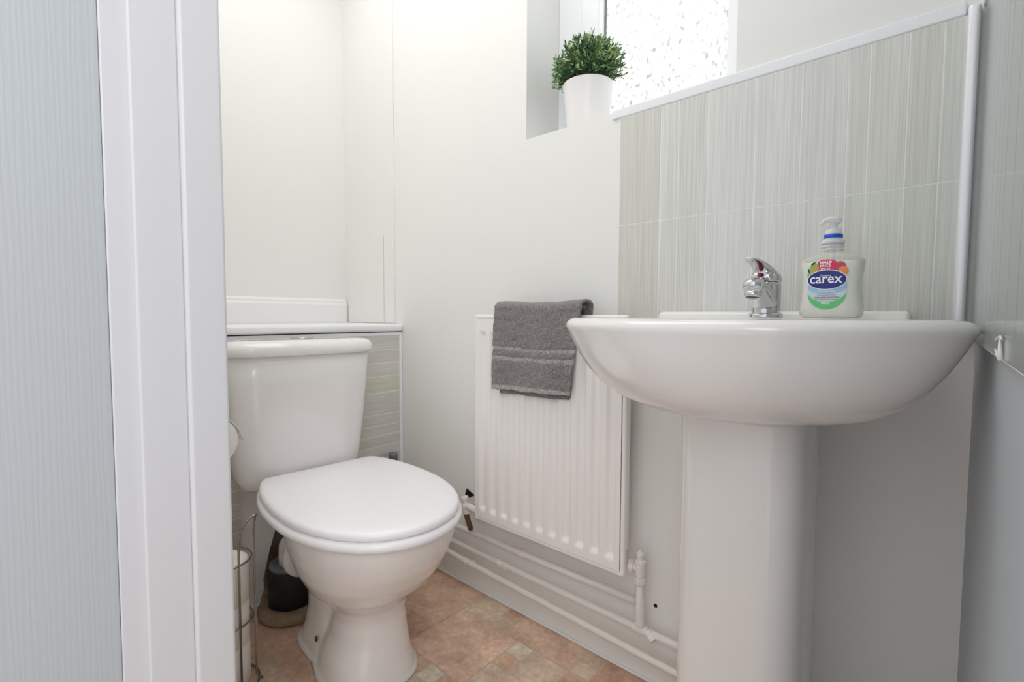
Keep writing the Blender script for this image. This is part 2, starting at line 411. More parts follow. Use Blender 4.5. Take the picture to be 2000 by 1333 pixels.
# panel and batten on the window wall above the ledge
o = box('inspection_panel', -1.800, -1.556, -0.005, -0.0002, 0.831, 1.155, M_wall, bev=0.0015)
tag(o, 'flat painted inspection panel on the wall at the end of the ledge', 'access panel')
struct(box('trim_7', -1.553, -1.488, -0.0035, -0.0002, 0.831, HT-0.001, M_wall, bev=0.0015))
struct(box('baseboard_back', XBOX+0.001, -0.001+XR, -0.009, -0.0002, 0.0006, 0.006, M_wall, bev=0.002))
o = box('baseboard_left', XBOX, XBOX+0.010, -0.812, -0.500, 0.0006, 0.022, M_gloss, bev=0.004); struct(o)

# window ------------------------------------------------------------
wn = empty('window_1', (WX0, 0.15, WZ0)); struct(wn)
def rel(o, p):  # parent keeping world coordinates
    o.parent = p; o.matrix_parent_inverse = Matrix.Translation(-Vector(p.location)) if not p.rotation_euler.z else (Matrix.Translation(p.location) @ Matrix.Rotation(p.rotation_euler.z, 4, 'Z')).inverted()
    return o
FY0, FY1 = 0.146, 0.215
b = MB()
b.box(WX0, -0.786, FY0, FY1, WZ0, WZ1); b.box(-0.349, WX1, FY0, FY1, WZ0, WZ1)
b.box(-0.786, -0.349, FY0, FY1, WZ0, WZ0+0.02); b.box(-0.786, -0.349, FY0, FY1, WZ1-0.06, WZ1)
rel(bevel(b.obj('window_frame', M_upvc), 0.004), wn)
b = MB(); sy0 = FY0-0.012
b.box(-0.785, -0.728, sy0, FY1-0.01, WZ0+0.021, WZ1-0.061); b.box(-0.389, -0.350, sy0, FY1-0.01, WZ0+0.021, WZ1-0.061)
b.box(-0.728, -0.389, sy0, FY1-0.01, WZ0+0.021, WZ0+0.055); b.box(-0.728, -0.389, sy0, FY1-0.01, WZ1-0.115, WZ1-0.061)
rel(bevel(b.obj('sash', M_upvc), 0.004), wn)
b = MB()
b.box(-0.728, -0.7245, 0.163, 0.1695, WZ0+0.055, WZ1-0.115); b.box(-0.3925, -0.389, 0.163, 0.1695, WZ0+0.055, WZ1-0.115)
rel(b.obj('gasket', M_gasket), wn)
rel(box('glass_pane', -0.7245, -0.3925, 0.170, 0.174, WZ0+0.055, WZ1-0.115, M_glass), wn)

# door lining on the left, with the door standing open beyond it --------
JX = -0.715
b = MB()
b.box(-0.745, JX, -0.93, YD-0.0005, 0.001, 2.04)
o = b.obj('trim_8', M_lining); bevel(o, 0.002); struct(o)
b = MB(); b.box(JX, JX+0.008, -0.906, -0.8570, 0.001, 2.04); o = b.obj('trim_9', M_lining); bevel(o, 0.003); struct(o)
b = MB(); b.box(JX, JX+0.015, -0.8575, YD-0.001, 0.001, 2.04); o = b.obj('trim_10', M_lining); bevel(o, 0.0045, 4); struct(o)
def grain_mat():
    M = bpy.data.materials.new('grained_door_paint'); M.use_nodes = True
    nt = M.node_tree; N = nt.nodes; L = nt.links; b_ = N['Principled BSDF']
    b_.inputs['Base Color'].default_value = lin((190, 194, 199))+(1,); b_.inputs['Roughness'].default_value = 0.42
    tc = N.new('ShaderNodeTexCoord'); mp = N.new('ShaderNodeMapping'); mp.inputs['Scale'].default_value = (1, 1, .05)
    L.new(tc.outputs['Object'], mp.inputs['Vector'])
    w = N.new('ShaderNodeTexWave'); w.bands_direction = 'Y'; w.inputs['Scale'].default_value = 62; w.inputs['Distortion'].default_value = 5
    w.inputs['Detail'].default_value = 3; w.inputs['Detail Scale'].default_value = 2.0
    L.new(mp.outputs[0], w.inputs['Vector'])
    mp2 = N.new('ShaderNodeMapping'); mp2.inputs['Scale'].default_value = (400, 400, 60); L.new(tc.outputs['Object'], mp2.inputs['Vector'])
    n = N.new('ShaderNodeTexNoise'); n.inputs['Scale'].default_value = 1; L.new(mp2.outputs[0], n.inputs['Vector'])
    ad = N.new('ShaderNodeMath'); ad.operation = 'ADD'; L.new(w.outputs['Fac'], ad.inputs[0]); L.new(n.outputs['Fac'], ad.inputs[1])
    bp = N.new('ShaderNodeBump'); bp.inputs['Strength'].default_value = 0.10; bp.inputs['Distance'].default_value = 0.0010
    L.new(ad.outputs[0], bp.inputs['Height']); L.new(bp.outputs[0], b_.inputs['Normal'])
    return M
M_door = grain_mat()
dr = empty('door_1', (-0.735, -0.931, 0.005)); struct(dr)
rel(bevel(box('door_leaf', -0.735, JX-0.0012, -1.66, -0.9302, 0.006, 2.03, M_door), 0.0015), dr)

# ------------------------------------------------------------------ radiator
RX0, RX1, RZ0, RZ1, RY = -0.995, -0.513, 0.270, 0.863, -0.080
rad = empty('radiator', (RX0, -0.04, RZ0), 0, 'white single panel radiator with upright grooves, hung under the window beside the basin', 'radiator')
def sm(e0, e1, x):
    t = max(0, min(1, (x-e0)/(e1-e0))); return t*t*(3-2*t)
def groove(x, z):
    p = (RX1-RX0-0.030)/11; u = (x-RX0-0.015)/p; k = math.floor(u)
    if k < 0 or k > 10: return 0
    d = abs(u-k-0.5)*p
    gz = sm(RZ0+0.030, RZ0+0.046, z)*(1-sm(RZ1-0.062, RZ1-0.045, z))
    return 0.0085*(1-sm(0.0055, 0.0145, d))*gz
nx, nz = 300, 90
zsv = [RZ0+0.012+(RZ1-RZ0-0.024)*t for t in [0.0] + [0.02+0.075*i/14 for i in range(15)] + [0.1+0.78*i/30 for i in range(31)] + [0.885+0.09*i/14 for i in range(15)] + [1.0]]
xsv = [RX0+0.010+(RX1-RX0-0.020)*i/nx for i in range(nx+1)]
V = [(x, RY+groove(x, z), z) for z in zsv for x in xsv]; F = []
for j in range(len(zsv)-1):
    for i in range(nx):
        a = j*(nx+1)+i; F.append((a, a+1, a+nx+2, a+nx+1))
o = mesh_obj('front_panel', V, F, M_rad, None, True); rel(o, rad)
# rim around the pressed panel
b = MB()
b.box(RX0, RX0+0.0115, RY+0.001, RY+0.018, RZ0, RZ1-0.001); b.box(RX1-0.0115, RX1, RY+0.001, RY+0.018, RZ0, RZ1-0.001)
b.box(RX0+0.002, RX1-0.002, RY+0.001, RY+0.018, RZ0, RZ0+0.0135); b.box(RX0+0.002, RX1-0.002, RY+0.001, RY+0.018, RZ1-0.0135, RZ1)
rel(bevel(b.obj('rim', M_rad), 0.005, 3), rad)
b = MB(); b.box(RX0+0.01, RX1-0.01, RY+0.014, RY+0.020, RZ0+0.01, RZ1-0.006); rel(b.obj('back_panel', M_rad), rad)
b = MB()
for k in range(24):
    x = RX0+0.02+k*(RX1-RX0-0.04)/23; b.box(x-0.001, x+0.001, RY+0.020, -0.020, RZ0+0.04, RZ1-0.03)
rel(b.obj('convector_fins', M_rad), rad)
for x in (RX0+0.07, RX1-0.07):
    b = MB(); b.box(x-0.015, x+0.015, -0.022, -0.0005, RZ0+0.08, RZ1-0.08); rel(b.obj('wall_bracket', M_rad), rad)

# ------------------------------------------------------------------ pipes
def pipe(name, path, r, label, extras=None, n=14):
    b = MB(); b.tube(path, r, n); o = b.obj(name, M_pipe, None, True); tag(o, label, 'pipe')
    if extras:
        for nm, segs in extras:
            b = MB()
            for (c, ax, prof, nn) in segs: b.lathe(prof, c, ax, nn)
            e = b.obj(nm, M_pipe, o); bevel(e, 0.0012, 2)
    return o
hexn = [(0.0085, -0.020), (0.0125, -0.020), (0.0125, -0.009), (0.010, -0.008), (0.010, 0.008), (0.0125, 0.009), (0.0125, 0.020), (0.0085, 0.020)]
PA = pipe('heating_pipe', [(XBOX+0.012, -0.03, 0.192), (-0.9, -0.03, 0.195), (-0.507, -0.03, 0.199)], 0.0085, 'white painted pipe along the wall just under the radiator, topmost of three',
     [('pipe_clip', [((-0.853, -0.03, 0.1955), (1, 0, 0), [(0.0085, -0.007), (0.0115, -0.007), (0.0115, 0.007), (0.0085, 0.007)], 12)])])
PB = pipe('heating_pipe', [(XBOX+0.012, -0.03, 0.141), (-0.9, -0.03, 0.138), (-0.36, -0.03, 0.137), (XR-0.004, -0.03, 0.137)], 0.0088, 'middle of three white painted pipes along the wall, joined by the upright valve pipe',
     [('coupling', [((-0.925, -0.03, 0.138), (1, 0, 0), hexn, 6)]), ('tee_fitting', [((-0.493, -0.03, 0.137), (1, 0, 0), [(0.0085, -0.018), (0.012, -0.018), (0.012, 0.018), (0.0085, 0.018)], 14), ((-0.466, -0.034, 0.134), (0.8, -0.3, -.5), [(0.004, -0.012), (0.0115, -0.012), (0.0115, 0.012), (0.004, 0.012)], 6)])])
PC = pipe('heating_pipe', [(XBOX+0.012, -0.036, 0.116), (-1.25, -0.036, 0.114), (-1.19, -0.036, 0.112), (-1.165, -0.035, 0.103), (-1.14, -0.034, 0.100), (-1.06, -0.034, 0.0965), (-0.39, -0.034, 0.077), (XR-0.004, -0.034, 0.066)], 0.0085, 'white painted pipe lowest on the wall, nearest the floor',
     [('coupling', [((-1.062, -0.034, 0.0965), (1, 0, 0), hexn, 6)])])
# radiator valve on the right: rises from the middle pipe
vt = empty('radiator_valve', (-0.494, -0.036, 0.15), 0, 'white painted radiator valve on an upright pipe at the lower right corner of the radiator', 'valve')
b = MB(); b.tube([(-0.494, -0.032, 0.149), (-0.494, -0.036, 0.17), (-0.492, -0.040, 0.26)], 0.0088, 14); rel(b.obj('tail_pipe', M_pipe, None, True), vt)
b = MB(); b.lathe([(0.0092, 0), (0.0112, 0), (0.0112, 0.062), (0.0092, 0.062)], (-0.4935, -0.0345, 0.15), (0, 0, 1), 14); rel(bevel(b.obj('sleeve', M_pipe), 0.001, 2), vt)
b = MB(); b.lathe([(0.009, 0), (0.0135, 0), (0.0135, 0.016), (0.009, 0.016)], (-0.492, -0.040, 0.250), (0, 0, 1), 6); rel(bevel(b.obj('lower_nut', M_pipe), 0.0015, 2), vt)
b = MB(); b.lathe([(0.0095, 0), (0.0115, 0.004), (0.0115, 0.030), (0.013, 0.031), (0.013, 0.038), (0.007, 0.040), (0.007, 0.046), (0.009, 0.047), (0.009, 0.056), (0.004, 0.058), (0.004, 0.064)], (-0.492, -0.040, 0.266), (0, 0, 1), 16)
rel(bevel(b.obj('valve_body', M_pipe), 0.001, 2), vt)
b = MB(); b.lathe([(0.008, 0), (0.009, 0.006), (0.0145, 0.007), (0.0145, 0.019), (0.009, 0.020), (0.009, 0.028)], (-0.500, -0.041, 0.286), (-1, -0.25, 0), 8)
rel(bevel(b.obj('union_nut', M_pipe), 0.0015, 2), vt)
# left valve
vl = empty('radiator_valve', (-1.05, -0.045, 0.22), 0, 'chipped white radiator valve at the lower left of the radiator beside the toilet seat', 'valve')
b = MB(); b.lathe([(0.009, -0.028), (0.011, -0.026), (0.011, 0.026), (0.009, 0.028)], (-1.022, -0.055, 0.284), (1, 0, 0), 12); rel(b.obj('union_nut', M_pipe, None, True), vl)
b = MB(); b.lathe([(0.010, -0.026), (0.0125, -0.022), (0.0125, 0.0), (0.009, 0.004), (0.009, 0.016), (0.012, 0.017), (0.012, 0.026), (0.005, 0.028)], (-1.058, -0.052, 0.284), (-0.25, 0, 1), 10); rel(bevel(b.obj('valve_body', M_pipe), 0.001, 2), vl)
b = MB(); b.tube([(-1.058, -0.052, 0.262), (-1.056, -0.045, 0.235), (-1.056, -0.034, 0.206)], 0.008, 10); rel(b.obj('tail_pipe', M_brown, None, True), vl); vl.children[-1]['label'] = 'bare brown lower pipe'
b = MB()
pts = [(-1.085, 0.265), (-1.062, 0.232), (-1.035, 0.228), (-1.022, 0.245), (-1.03, 0.268), (-1.05, 0.272)]
b.loft([[(x, -0.0005, z) for x, z in pts], [(x, -0.006, z) for x, z in pts]]); o = b.obj('timber_plug', M_brown)
tag(o, 'small bare brown timber patch on the wall under the left radiator valve', 'wall patch')
b = MB()
pts = [(-1.115, 0.290), (-1.098, 0.283), (-1.072, 0.297), (-1.088, 0.302), (-1.108, 0.310)]
b.loft([[(x, -0.0005, z) for x, z in pts], [(x, -0.0025, z) for x, z in pts]]); o = b.obj('wall_hole', M_dark)
tag(o, 'dark jagged hole in the plaster beside the left radiator valve', 'hole')
b = MB()
b.lathe([(0.0001, 0), (0.0048, 0), (0.004, 0.0015), (0.0001, 0.0015)], (-0.471, -0.0002, 0.188), (0, -1, 0), 9)
o = b.obj('wall_hole', M_dark); tag(o, 'tiny dark screw hole in the wall right of the upright valve pipe', 'hole')
# grey capped stub behind the lid
b = MB(); b.lathe([(0.013, 0), (0.013, 0.35), (0.016, 0.35), (0.016, 0.372), (0.0135, 0.376)], (XBOX+0.035, -0.062, 0.0015), (0, 0, 1), 16)
o = b.obj('waste_stub', M_greypipe, None, True); tag(o, 'grey capped pipe stub standing behind the toilet lid near the corner', 'pipe')

# ------------------------------------------------------------------ towel
def terry(name, base, light):
    M = bpy.data.materials.new(name); M.use_nodes = True
    nt = M.node_tree; N = nt.nodes; L = nt.links; b_ = N['Principled BSDF']; b_.inputs['Roughness'].default_value = 0.95
    b_.inputs['Sheen Weight'].default_value = 0.3
    a = N.new('ShaderNodeAttribute'); a.attribute_name = 'tone'
    tc = N.new('ShaderNodeTexCoord'); n = N.new('ShaderNodeTexNoise'); n.inputs['Scale'].default_value = 330; n.inputs['Detail'].default_value = 2
    L.new(tc.outputs['Object'], n.inputs['Vector'])
    r = N.new('ShaderNodeMapRange'); r.inputs[1].default_value = 0.34; r.inputs[2].default_value = 0.66; r.inputs[3].default_value = 0.62; r.inputs[4].default_value = 1.3
    L.new(n.outputs['Fac'], r.inputs[0])
    mx = N.new('ShaderNodeVectorMath'); mx.operation = 'SCALE'; L.new(a.outputs['Color'], mx.inputs[0]); L.new(r.outputs[0], mx.inputs['Scale'])
    L.new(mx.outputs[0], b_.inputs['Base Color'])
    bp = N.new('ShaderNodeBump'); bp.inputs['Strength'].default_value = 0.9; bp.inputs['Distance'].default_value = 0.003
    L.new(n.outputs['Fac'], bp.inputs['Height']); L.new(bp.outputs[0], b_.inputs['Normal'])
    return M
M_terry = terry('grey_terry', None, None)
def towel_sheet(name, off, zb_l, zb_r, x_l, x_r_top, x_r_bot, parent, bands=True, back=0.22):
    """sheet over the radiator top; s runs from the front hem up, over and down the back"""
    yf, yb, zt = RY-0.006-off, -0.052, RZ1+0.006+off
    nU, nS = 120, 150; V = []; tn = []
    for i in range(nS+1):
        s = i/nS
        for j in range(nU+1):
            u = j/nU
            zb = zb_l+(zb_r-zb_l)*u
            Lf = zt-zb; Rr = (yb-yf)/2; La = math.pi*Rr*0.8; tot = Lf+La+back; d = s*tot
            if d < Lf: y, z = yf, zb+d
            elif d < Lf+La:
                a = (d-Lf)/La*math.pi; y, z = yf+Rr*(1-math.cos(a)), zt+math.sin(a)*Rr*0.55
            else: y, z = yb, zt-(d-Lf-La)
            hang = min(1, max(0, (zt-z)/(zt-zb)))
            xr = x_r_top+(x_r_bot-x_r_top)*hang
            xl = x_l - 0.004*math.sin(hang*3.1)
            x = xl+(xr-xl)*u
            edge = min(u, 1-u)
            if y <= yf+1e-6:
                y += -0.005*hang*math.sin(u*9+2)-0.003*math.sin(u*17+z*20)*hang
                y += -0.004*hang*(1 if bands else 0)
            z += 0.0025*math.sin(u*6+1)*(1-abs(2*s-1)) - 0.004*math.sin(u*4.2)*(1-hang)*0.5
            nn = mnoise.noise(Vector((x*260, s*170, 3+off*100)))*0.0009 + mnoise.noise(Vector((x*45, s*25, 9)))*0.0015
            band = False
            if bands and d < Lf:
                q = (d)/Lf
                band = 0.355 < q < 0.42 or 0.475 < q < 0.535
                if band: nn -= 0.0012
                if q < 0.055: band = 'hem'
            y -= nn*1.6 if d < Lf else 0; z += nn if Lf <= d < Lf+La else 0
            V.append((x, y, z)); tn.append((172, 168, 168) if band is True else ((168, 165, 162) if band == 'hem' else (132, 126, 127)))
    F = [(i*(nU+1)+j, i*(nU+1)+j+1, (i+1)*(nU+1)+j+1, (i+1)*(nU+1)+j) for i in range(nS) for j in range(nU)]
    me = bpy.data.meshes.new(name); me.from_pydata(V, [], F); me.materials.append(M_terry)
    at = me.color_attributes.new(name='tone', type='FLOAT_COLOR', domain='POINT')
    for k, t in enumerate(tn): at.data[k].color = lin(t)+(1,)
    for p in me.polygons: p.use_smooth = True
    o = bpy.data.objects.new(name, me); COL.objects.link(o)
    md = o.modifiers.new('solid', 'SOLIDIFY'); md.thickness = 0.006; md.offset = 1 if parent is None else 0
    return o
tw = empty('hand_towel', (-0.76, RY, RZ1), 0, 'grey terry hand towel with two pale bands, draped over the radiator top', 'towel')
t2 = towel_sheet('inner_fold', 0.001, 0.652, 0.657, -0.878, -0.634, -0.666, tw, False, 0.10); rel(t2, tw)
t1 = towel_sheet('outer_fold', 0.010, 0.664, 0.670, -0.893, -0.620, -0.652, None, True, 0.12); rel(t1, tw)

# ------------------------------------------------------------------ wash basin
BX, BZ, PXD = -0.2238, 0.857, -0.2275
def brim(sx=1.0, sy_=1.0, z=BZ, inset=0.0, N=96, yb=-0.0105):
    """plan outline: round front, squarer back against the tiles; angle 0 = +x"""
    R = []; cyb = -0.3416; A = 0.2568-inset
    for k in range(N):
        t = 2*math.pi*k/N; c, s_ = math.cos(t), math.sin(t)
        if s_ >= 0:
            e = 2/3.4; x = A*math.copysign(abs(c)**e, c); y = (yb-inset-cyb)*abs(s_)**e
        else:
            e = 2/1.75; x = A*math.copysign(abs(c)**e, c); y = -(0.146-inset)*abs(s_)**e
        R.append((x, y))
    pin = yb - cyb - 0.086                      # the underside shrinks towards a point near the wall
    out = []
    for x, y in R:
        yy = pin + (y-pin)*sy_ if y < pin else y - (y-pin)*(1-sy_)*0.2
        out.append((BX+x*sx, cyb+yy, z))
    return out
basin = empty('wash_basin', (BX, -0.24, 0.69), 0, 'wide white ceramic wash basin on a pedestal under the tiled splashback', 'wash basin')
levels = [(s_, s_**0.402, 0.7195+(0.848-0.7195)*s_**5.04) for s_ in (0.1, .3, .45, .58, .68, .77, .85, .91, .955, .985, 0.998)]
rings = [brim(a, b_, z) for a, b_, z in levels]
rings = rings[:-1] + [brim(1, 1, BZ-0.013, 0.0003), brim(1, 1, BZ-0.008, 0.0022), brim(1, 1, BZ-0.004, 0.0055), brim(1, 1, BZ-0.0013, 0.0105), brim(1, 1, BZ, 0.018)]
rings += [brim(1, 1, BZ, 0.027), brim(1, 1, BZ-0.001, 0.036)]
def bowl(s, z):
    R = []
    for k in range(96):
        t = 2*math.pi*k/96; c, s_ = math.cos(t), math.sin(t); e = 2/2.3
        R.append((BX+0.190*s*math.copysign(abs(c)**e, c), -0.315+0.120*s*math.copysign(abs(s_)**e, s_), z))
    return R
rings += [bowl(1.03, BZ-0.003), bowl(0.98, BZ-0.010), bowl(0.9, BZ-0.045), bowl(0.78, BZ-0.08), bowl(0.45, BZ-0.105), bowl(0.1, BZ-0.11)]
b = MB(); b.loft(rings); o = b.obj('basin_bowl', M_basin, None, True); rel(o, basin)
b = MB()   # raised ledge at the back
b.loft([[(-0.248+sx*0.213, y, z) for (sx, y, z) in ((-1, -0.010, BZ-0.01), (1, -0.010, BZ-0.01), (1, -0.050, BZ-0.01), (-1, -0.050, BZ-0.01))],
        [(-0.248+sx*0.211, y, z) for (sx, y, z) in ((-1, -0.010, BZ+0.0135), (1, -0.010, BZ+0.0135), (1, -0.040, BZ+0.0135), (-1, -0.040, BZ+0.0135))]])
rel(bevel(b.obj('back_ledge', M_basin), 0.007, 4), basin)
b = MB(); b.lathe([(0.001, 0), (0.018, 0), (0.02, 0.003), (0.001, 0.004)], (BX, -0.315, BZ-0.1095)); rel(b.obj('waste_outlet', M_chrome, None, True), basin)

# pedestal
def ped(hw, yf, z, N=64, yb=-0.047):
    R = []
    for k in range(N):
        t = 2*math.pi*k/N; c, s_ = math.cos(t), math.sin(t)
        yc = -0.20
        if s_ >= 0: R.append((PXD+(hw-0.024*min(1, abs(s_)*1.0))*math.copysign(abs(c)**0.3, c), yc+(yb-yc)*abs(s_)**0.6, z))
        else: R.append((PXD+hw*math.copysign(abs(c)**0.5, c), yc+(yf-yc)*abs(s_)**0.75, z))
    return R
b = MB()
b.loft([ped(0.118, -0.310, 0.002), ped(0.117, -0.308, 0.03), ped(0.100, -0.293, 0.06), ped(0.095, -0.287, 0.12), ped(0.095, -0.287, 0.62), ped(0.0955, -0.288, 0.700), ped(0.095, -0.287, 0.7065), ped(0.092, -0.283, 0.709)])
o = b.obj('basin_pedestal', M_basin, None, True); tag(o, 'tall white ceramic pedestal standing on the floor under the basin', 'pedestal')

# sealant at the wall end of the basin
b = MB()
b.tube([(0.0325, -0.507, 0.842), (0.0325, -0.525, 0.844), (0.0325, -0.548, 0.8465), (0.0325, -0.562, 0.845)], [0.0007, 0.0011, 0.0010, 0.0006], 8)
b.tube([(0.0325, -0.548, 0.8455), (0.0325, -0.553, 0.838), (0.0325, -0.560, 0.8300)], [0.0008, 0.0014, 0.0014], 8)
b.tube([(0.0325, -0.510, 0.836), (0.0325, -0.530, 0.8335), (0.0325, -0.548, 0.8300)], [0.0006, 0.0012, 0.0008], 8)
o = b.obj('sealant_bead', M_caulk, None, True); tag(o, 'torn white sealant smear on the side wall tiles right of the basin end', 'sealant')

# ------------------------------------------------------------------ tap
TY = -0.098; TZ = BZ+0.0012
tap = empty('mixer_tap', (-0.233, TY, TZ), math.radians(-6), 'small chrome mixer tap with a raised lever, on the basin deck left of the soap', 'tap')
def tl(bm, nm, mt, smooth=True):
    o = bm.obj(nm, mt, None, smooth); o.parent = tap; return o
b = MB(); b.lathe([(0.0272, 0), (0.0275, 0.001), (0.0275, 0.006), (0.0245, 0.0085), (0.0235, 0.0088)], n=40); bevel(tl(b, 'base_plate', M_chrome, False), 0.0008, 2)
b = MB(); b.lathe([(0.0232, 0.0085), (0.0232, 0.030), (0.0236, 0.058), (0.0225, 0.0595), (0.0225, 0.0625)], n=40); bevel(tl(b, 'tap_body', M_chrome, False), 0.0008, 2)
b = MB()
sp_path = [(0, -0.002, 0.020), (0, -0.012, 0.030), (0, -0.026, 0.042), (0, -0.040, 0.050), (0, -0.052, 0.0540), (0, -0.062, 0.0540), (0, -0.068, 0.052), (0, -0.071, 0.050)]
b.tube(sp_path, [0.0215, 0.0215, 0.0205, 0.019, 0.0175, 0.0165, 0.0125, 0.004], 24, flat=[0.9, 0.85, 0.8, 0.78, 0.8, 0.8, .8, .8]); spt = tl(b, 'spout', M_chrome)
b = MB(); b.lathe([(0.0140, 0.010), (0.0142, 0.006), (0.0142, 0.002), (0.0122, 0.001), (0.0122, -0.000), (0.0132, -0.001), (0.0132, -0.008), (0.0115, -0.0085), (0.011, -0.006), (0.0001, -0.006)], (0, -0.058, 0.042), (0, 0.22, 1), 32, cap=False)
ae = b.obj('aerator', M_chrome, None, True); ae.parent = spt
b = MB(); b.lathe([(0.0112, -0.0070), (0.0001, -0.0075)], (0, -0.058, 0.042), (0, 0.22, 1), 24, cap=False); mm_ = b.obj('aerator_mesh', mat('aerator_mesh_grey', (90, 88, 84), 0.6, metal=.4), None, True); mm_.parent = spt
b = MB()   # cap that carries the lever
rg = []
for (h, r, dy, tilt) in ((0.0632, 0.0245, 0, 0), (0.066, 0.0250, 0, 0), (0.071, 0.0245, -0.001, 0.12), (0.076, 0.0225, -0.003, 0.25), (0.0805, 0.019, -0.006, 0.36), (0.084, 0.0135, -0.010, 0.42), (0.0865, 0.006, -0.013, 0.45)):
    rg.append([(r*math.cos(2*math.pi*k/36), dy+r*math.sin(2*math.pi*k/36), h - tilt*r*math.sin(2*math.pi*k/36)) for k in range(36)])
b.loft(rg); lv = tl(b, 'lever_cap', M_chrome)
b = MB(); b.tube([(0, -0.004, 0.079), (0, -0.018, 0.085), (0, -0.034, 0.0905), (0, -0.052, 0.0950), (0, -0.072, 0.0975), (0, -0.086, 0.0975)], [0.0175, 0.0165, 0.0145, 0.0125, 0.0105, 0.006], 20, flat=[.55, .5, .42, .3, .25, .2]); l2 = b.obj('lever', M_chrome, None, True); l2.parent = lv
b = MB(); b.tube([(0, -0.012, 0.084), (0, -0.024, 0.072), (0, -0.025, 0.064)], [0.0165, 0.0165, 0.0160], 16, flat=[.4, .3, .2]); l3 = b.obj('lever_web', M_chrome, None, True); l3.parent = lv
b = MB(); b.lathe([(0.0045, 0), (0.004, 0.0015), (0.0001, 0.0018)], (-0.001, -0.0285, 0.0735), (0, -1, 0.3), 20, cap=False); d1 = b.obj('hot_mark', M_red, None, True); d1.parent = lv; d1['label'] = 'red dot'
b = MB(); b.lathe([(0.0030, 0), (0.0026, 0.0018), (0.0001, 0.0022)], (0.0028, -0.0285, 0.0735), (0, -1, 0.3), 20, cap=False); d1 = b.obj('cold_mark', M_blue, None, True); d1.parent = lv; d1['label'] = 'dark blue dot'
b = MB(); b.lathe([(0.0032, 0), (0.0028, 0.0010), (0.0001, 0.0012)], (0.004, -0.024, 0.0945), (0.15, -0.35, 1), 20, cap=False); d1 = b.obj('top_mark', mat('maroon_mark', (120, 20, 50), .3), None, True); d1.parent = lv; d1['label'] = 'maroon mark'

# ------------------------------------------------------------------ soap bottle
SX, SYb = -0.1320, -0.125
soap = empty('soap_bottle', (SX, SYb, BZ+0.0012), math.radians(-4), 'white hand soap bottle with blue ringed pump and oval blue label, on the basin', 'soap dispenser')
PX = 0.00082
wpro = [(0.0, 0.0440, .0200), (0.0025, 0.0480, .0235), (0.007, 0.0505, .0255), (0.018, 0.0508, .0262), (0.032, 0.0485, .0262), (0.046, 0.0466, .0262), (0.060, 0.0472, .0262), (0.074, 0.0493, .026), (0.085, 0.0508, .0255), (0.089, 0.0508, .0248), (0.093, 0.0480, .0235), (0.0965, 0.0410, .0215), (0.0995, 0.0310, .0195), (0.102, 0.0225, .0175), (0.104, 0.0180, .0165), (0.106, 0.0170, .0165)]
def wint(z):
    for (a, b_) in zip(wpro, wpro[1:]):
        if z <= b_[0]:
            t = (z-a[0])/(b_[0]-a[0]); return a[1]+(b_[1]-a[1])*t, a[2]+(b_[2]-a[2])*t
    return wpro[-1][1:]
def bring(w, d, z, N=64):
    ex = 2.9 if w > 0.03 else 2.0
    return ell(0, 0, w, d, ex, z, N)
def zs_(a, c, n_): return [a+(c-a)*i/n_ for i in range(n_+1)]
b = MB(); b.loft([bring(*wint(z), z) for z in [p[0] for p in wpro]] + [ell(0, 0, .017, .0165, 2, .118, 64)], cap=True)
o = b.obj('bottle', M_clear, None, True); o.parent = soap
b = MB(); b.loft([bring(wint(z)[0]-0.0004, wint(z)[1]-0.0004, max(z, 0.001)) for z in [0.001, .0035, .007, .018, .032, .046, .060, .074, .0835, .088]]); o = b.obj('liquid_soap', M_liquid, None, True); o.parent = soap; o['label'] = 'pearly white soap'
b = MB()
for h in (0.108, 0.113): b.lathe([(0.0172, h-.0012), (0.0186, h), (0.0172, h+.0012)], n=32, cap=False)
b.lathe([(0.0045, 0.02), (0.0045, 0.12)], n=12)
o = b.obj('screw_collar', M_pump, None, True); o.parent = soap
b = MB(); b.lathe([(0.0185, 0.117), (0.0188, 0.118), (0.0185, 0.1225), (0.0150, 0.1235), (0.0145, 0.1255), (0.0145, 0.1325), (0.0135, 0.134), (0.0135, 0.139), (0.0065, 0.141), (0.0060, 0.150)], n=32)
pmp = b.obj('pump', M_pump, None, True); pmp.parent = soap
b = MB(); b.lathe([(0.0147, 0.1258), (0.0152, 0.126), (0.0152, 0.1318), (0.0147, 0.132)], n=32, cap=False); o = b.obj('blue_ring', mat('blue_plastic', (28, 90, 200), .3), None, True); o.parent = pmp; o['label'] = 'bright blue ring'
b = MB(); b.tube([(0.010, 0.004, 0.152), (0.004, 0.001, 0.1545), (-0.006, -0.004, 0.1550), (-0.014, -0.008, 0.1535), (-0.018, -0.010, 0.148)], [0.006, 0.0095, 0.0085, 0.006, 0.0035], 16, flat=[.6, .6, .55, .6, .8]); o = b.obj('nozzle', M_pump, None, True); o.parent = pmp

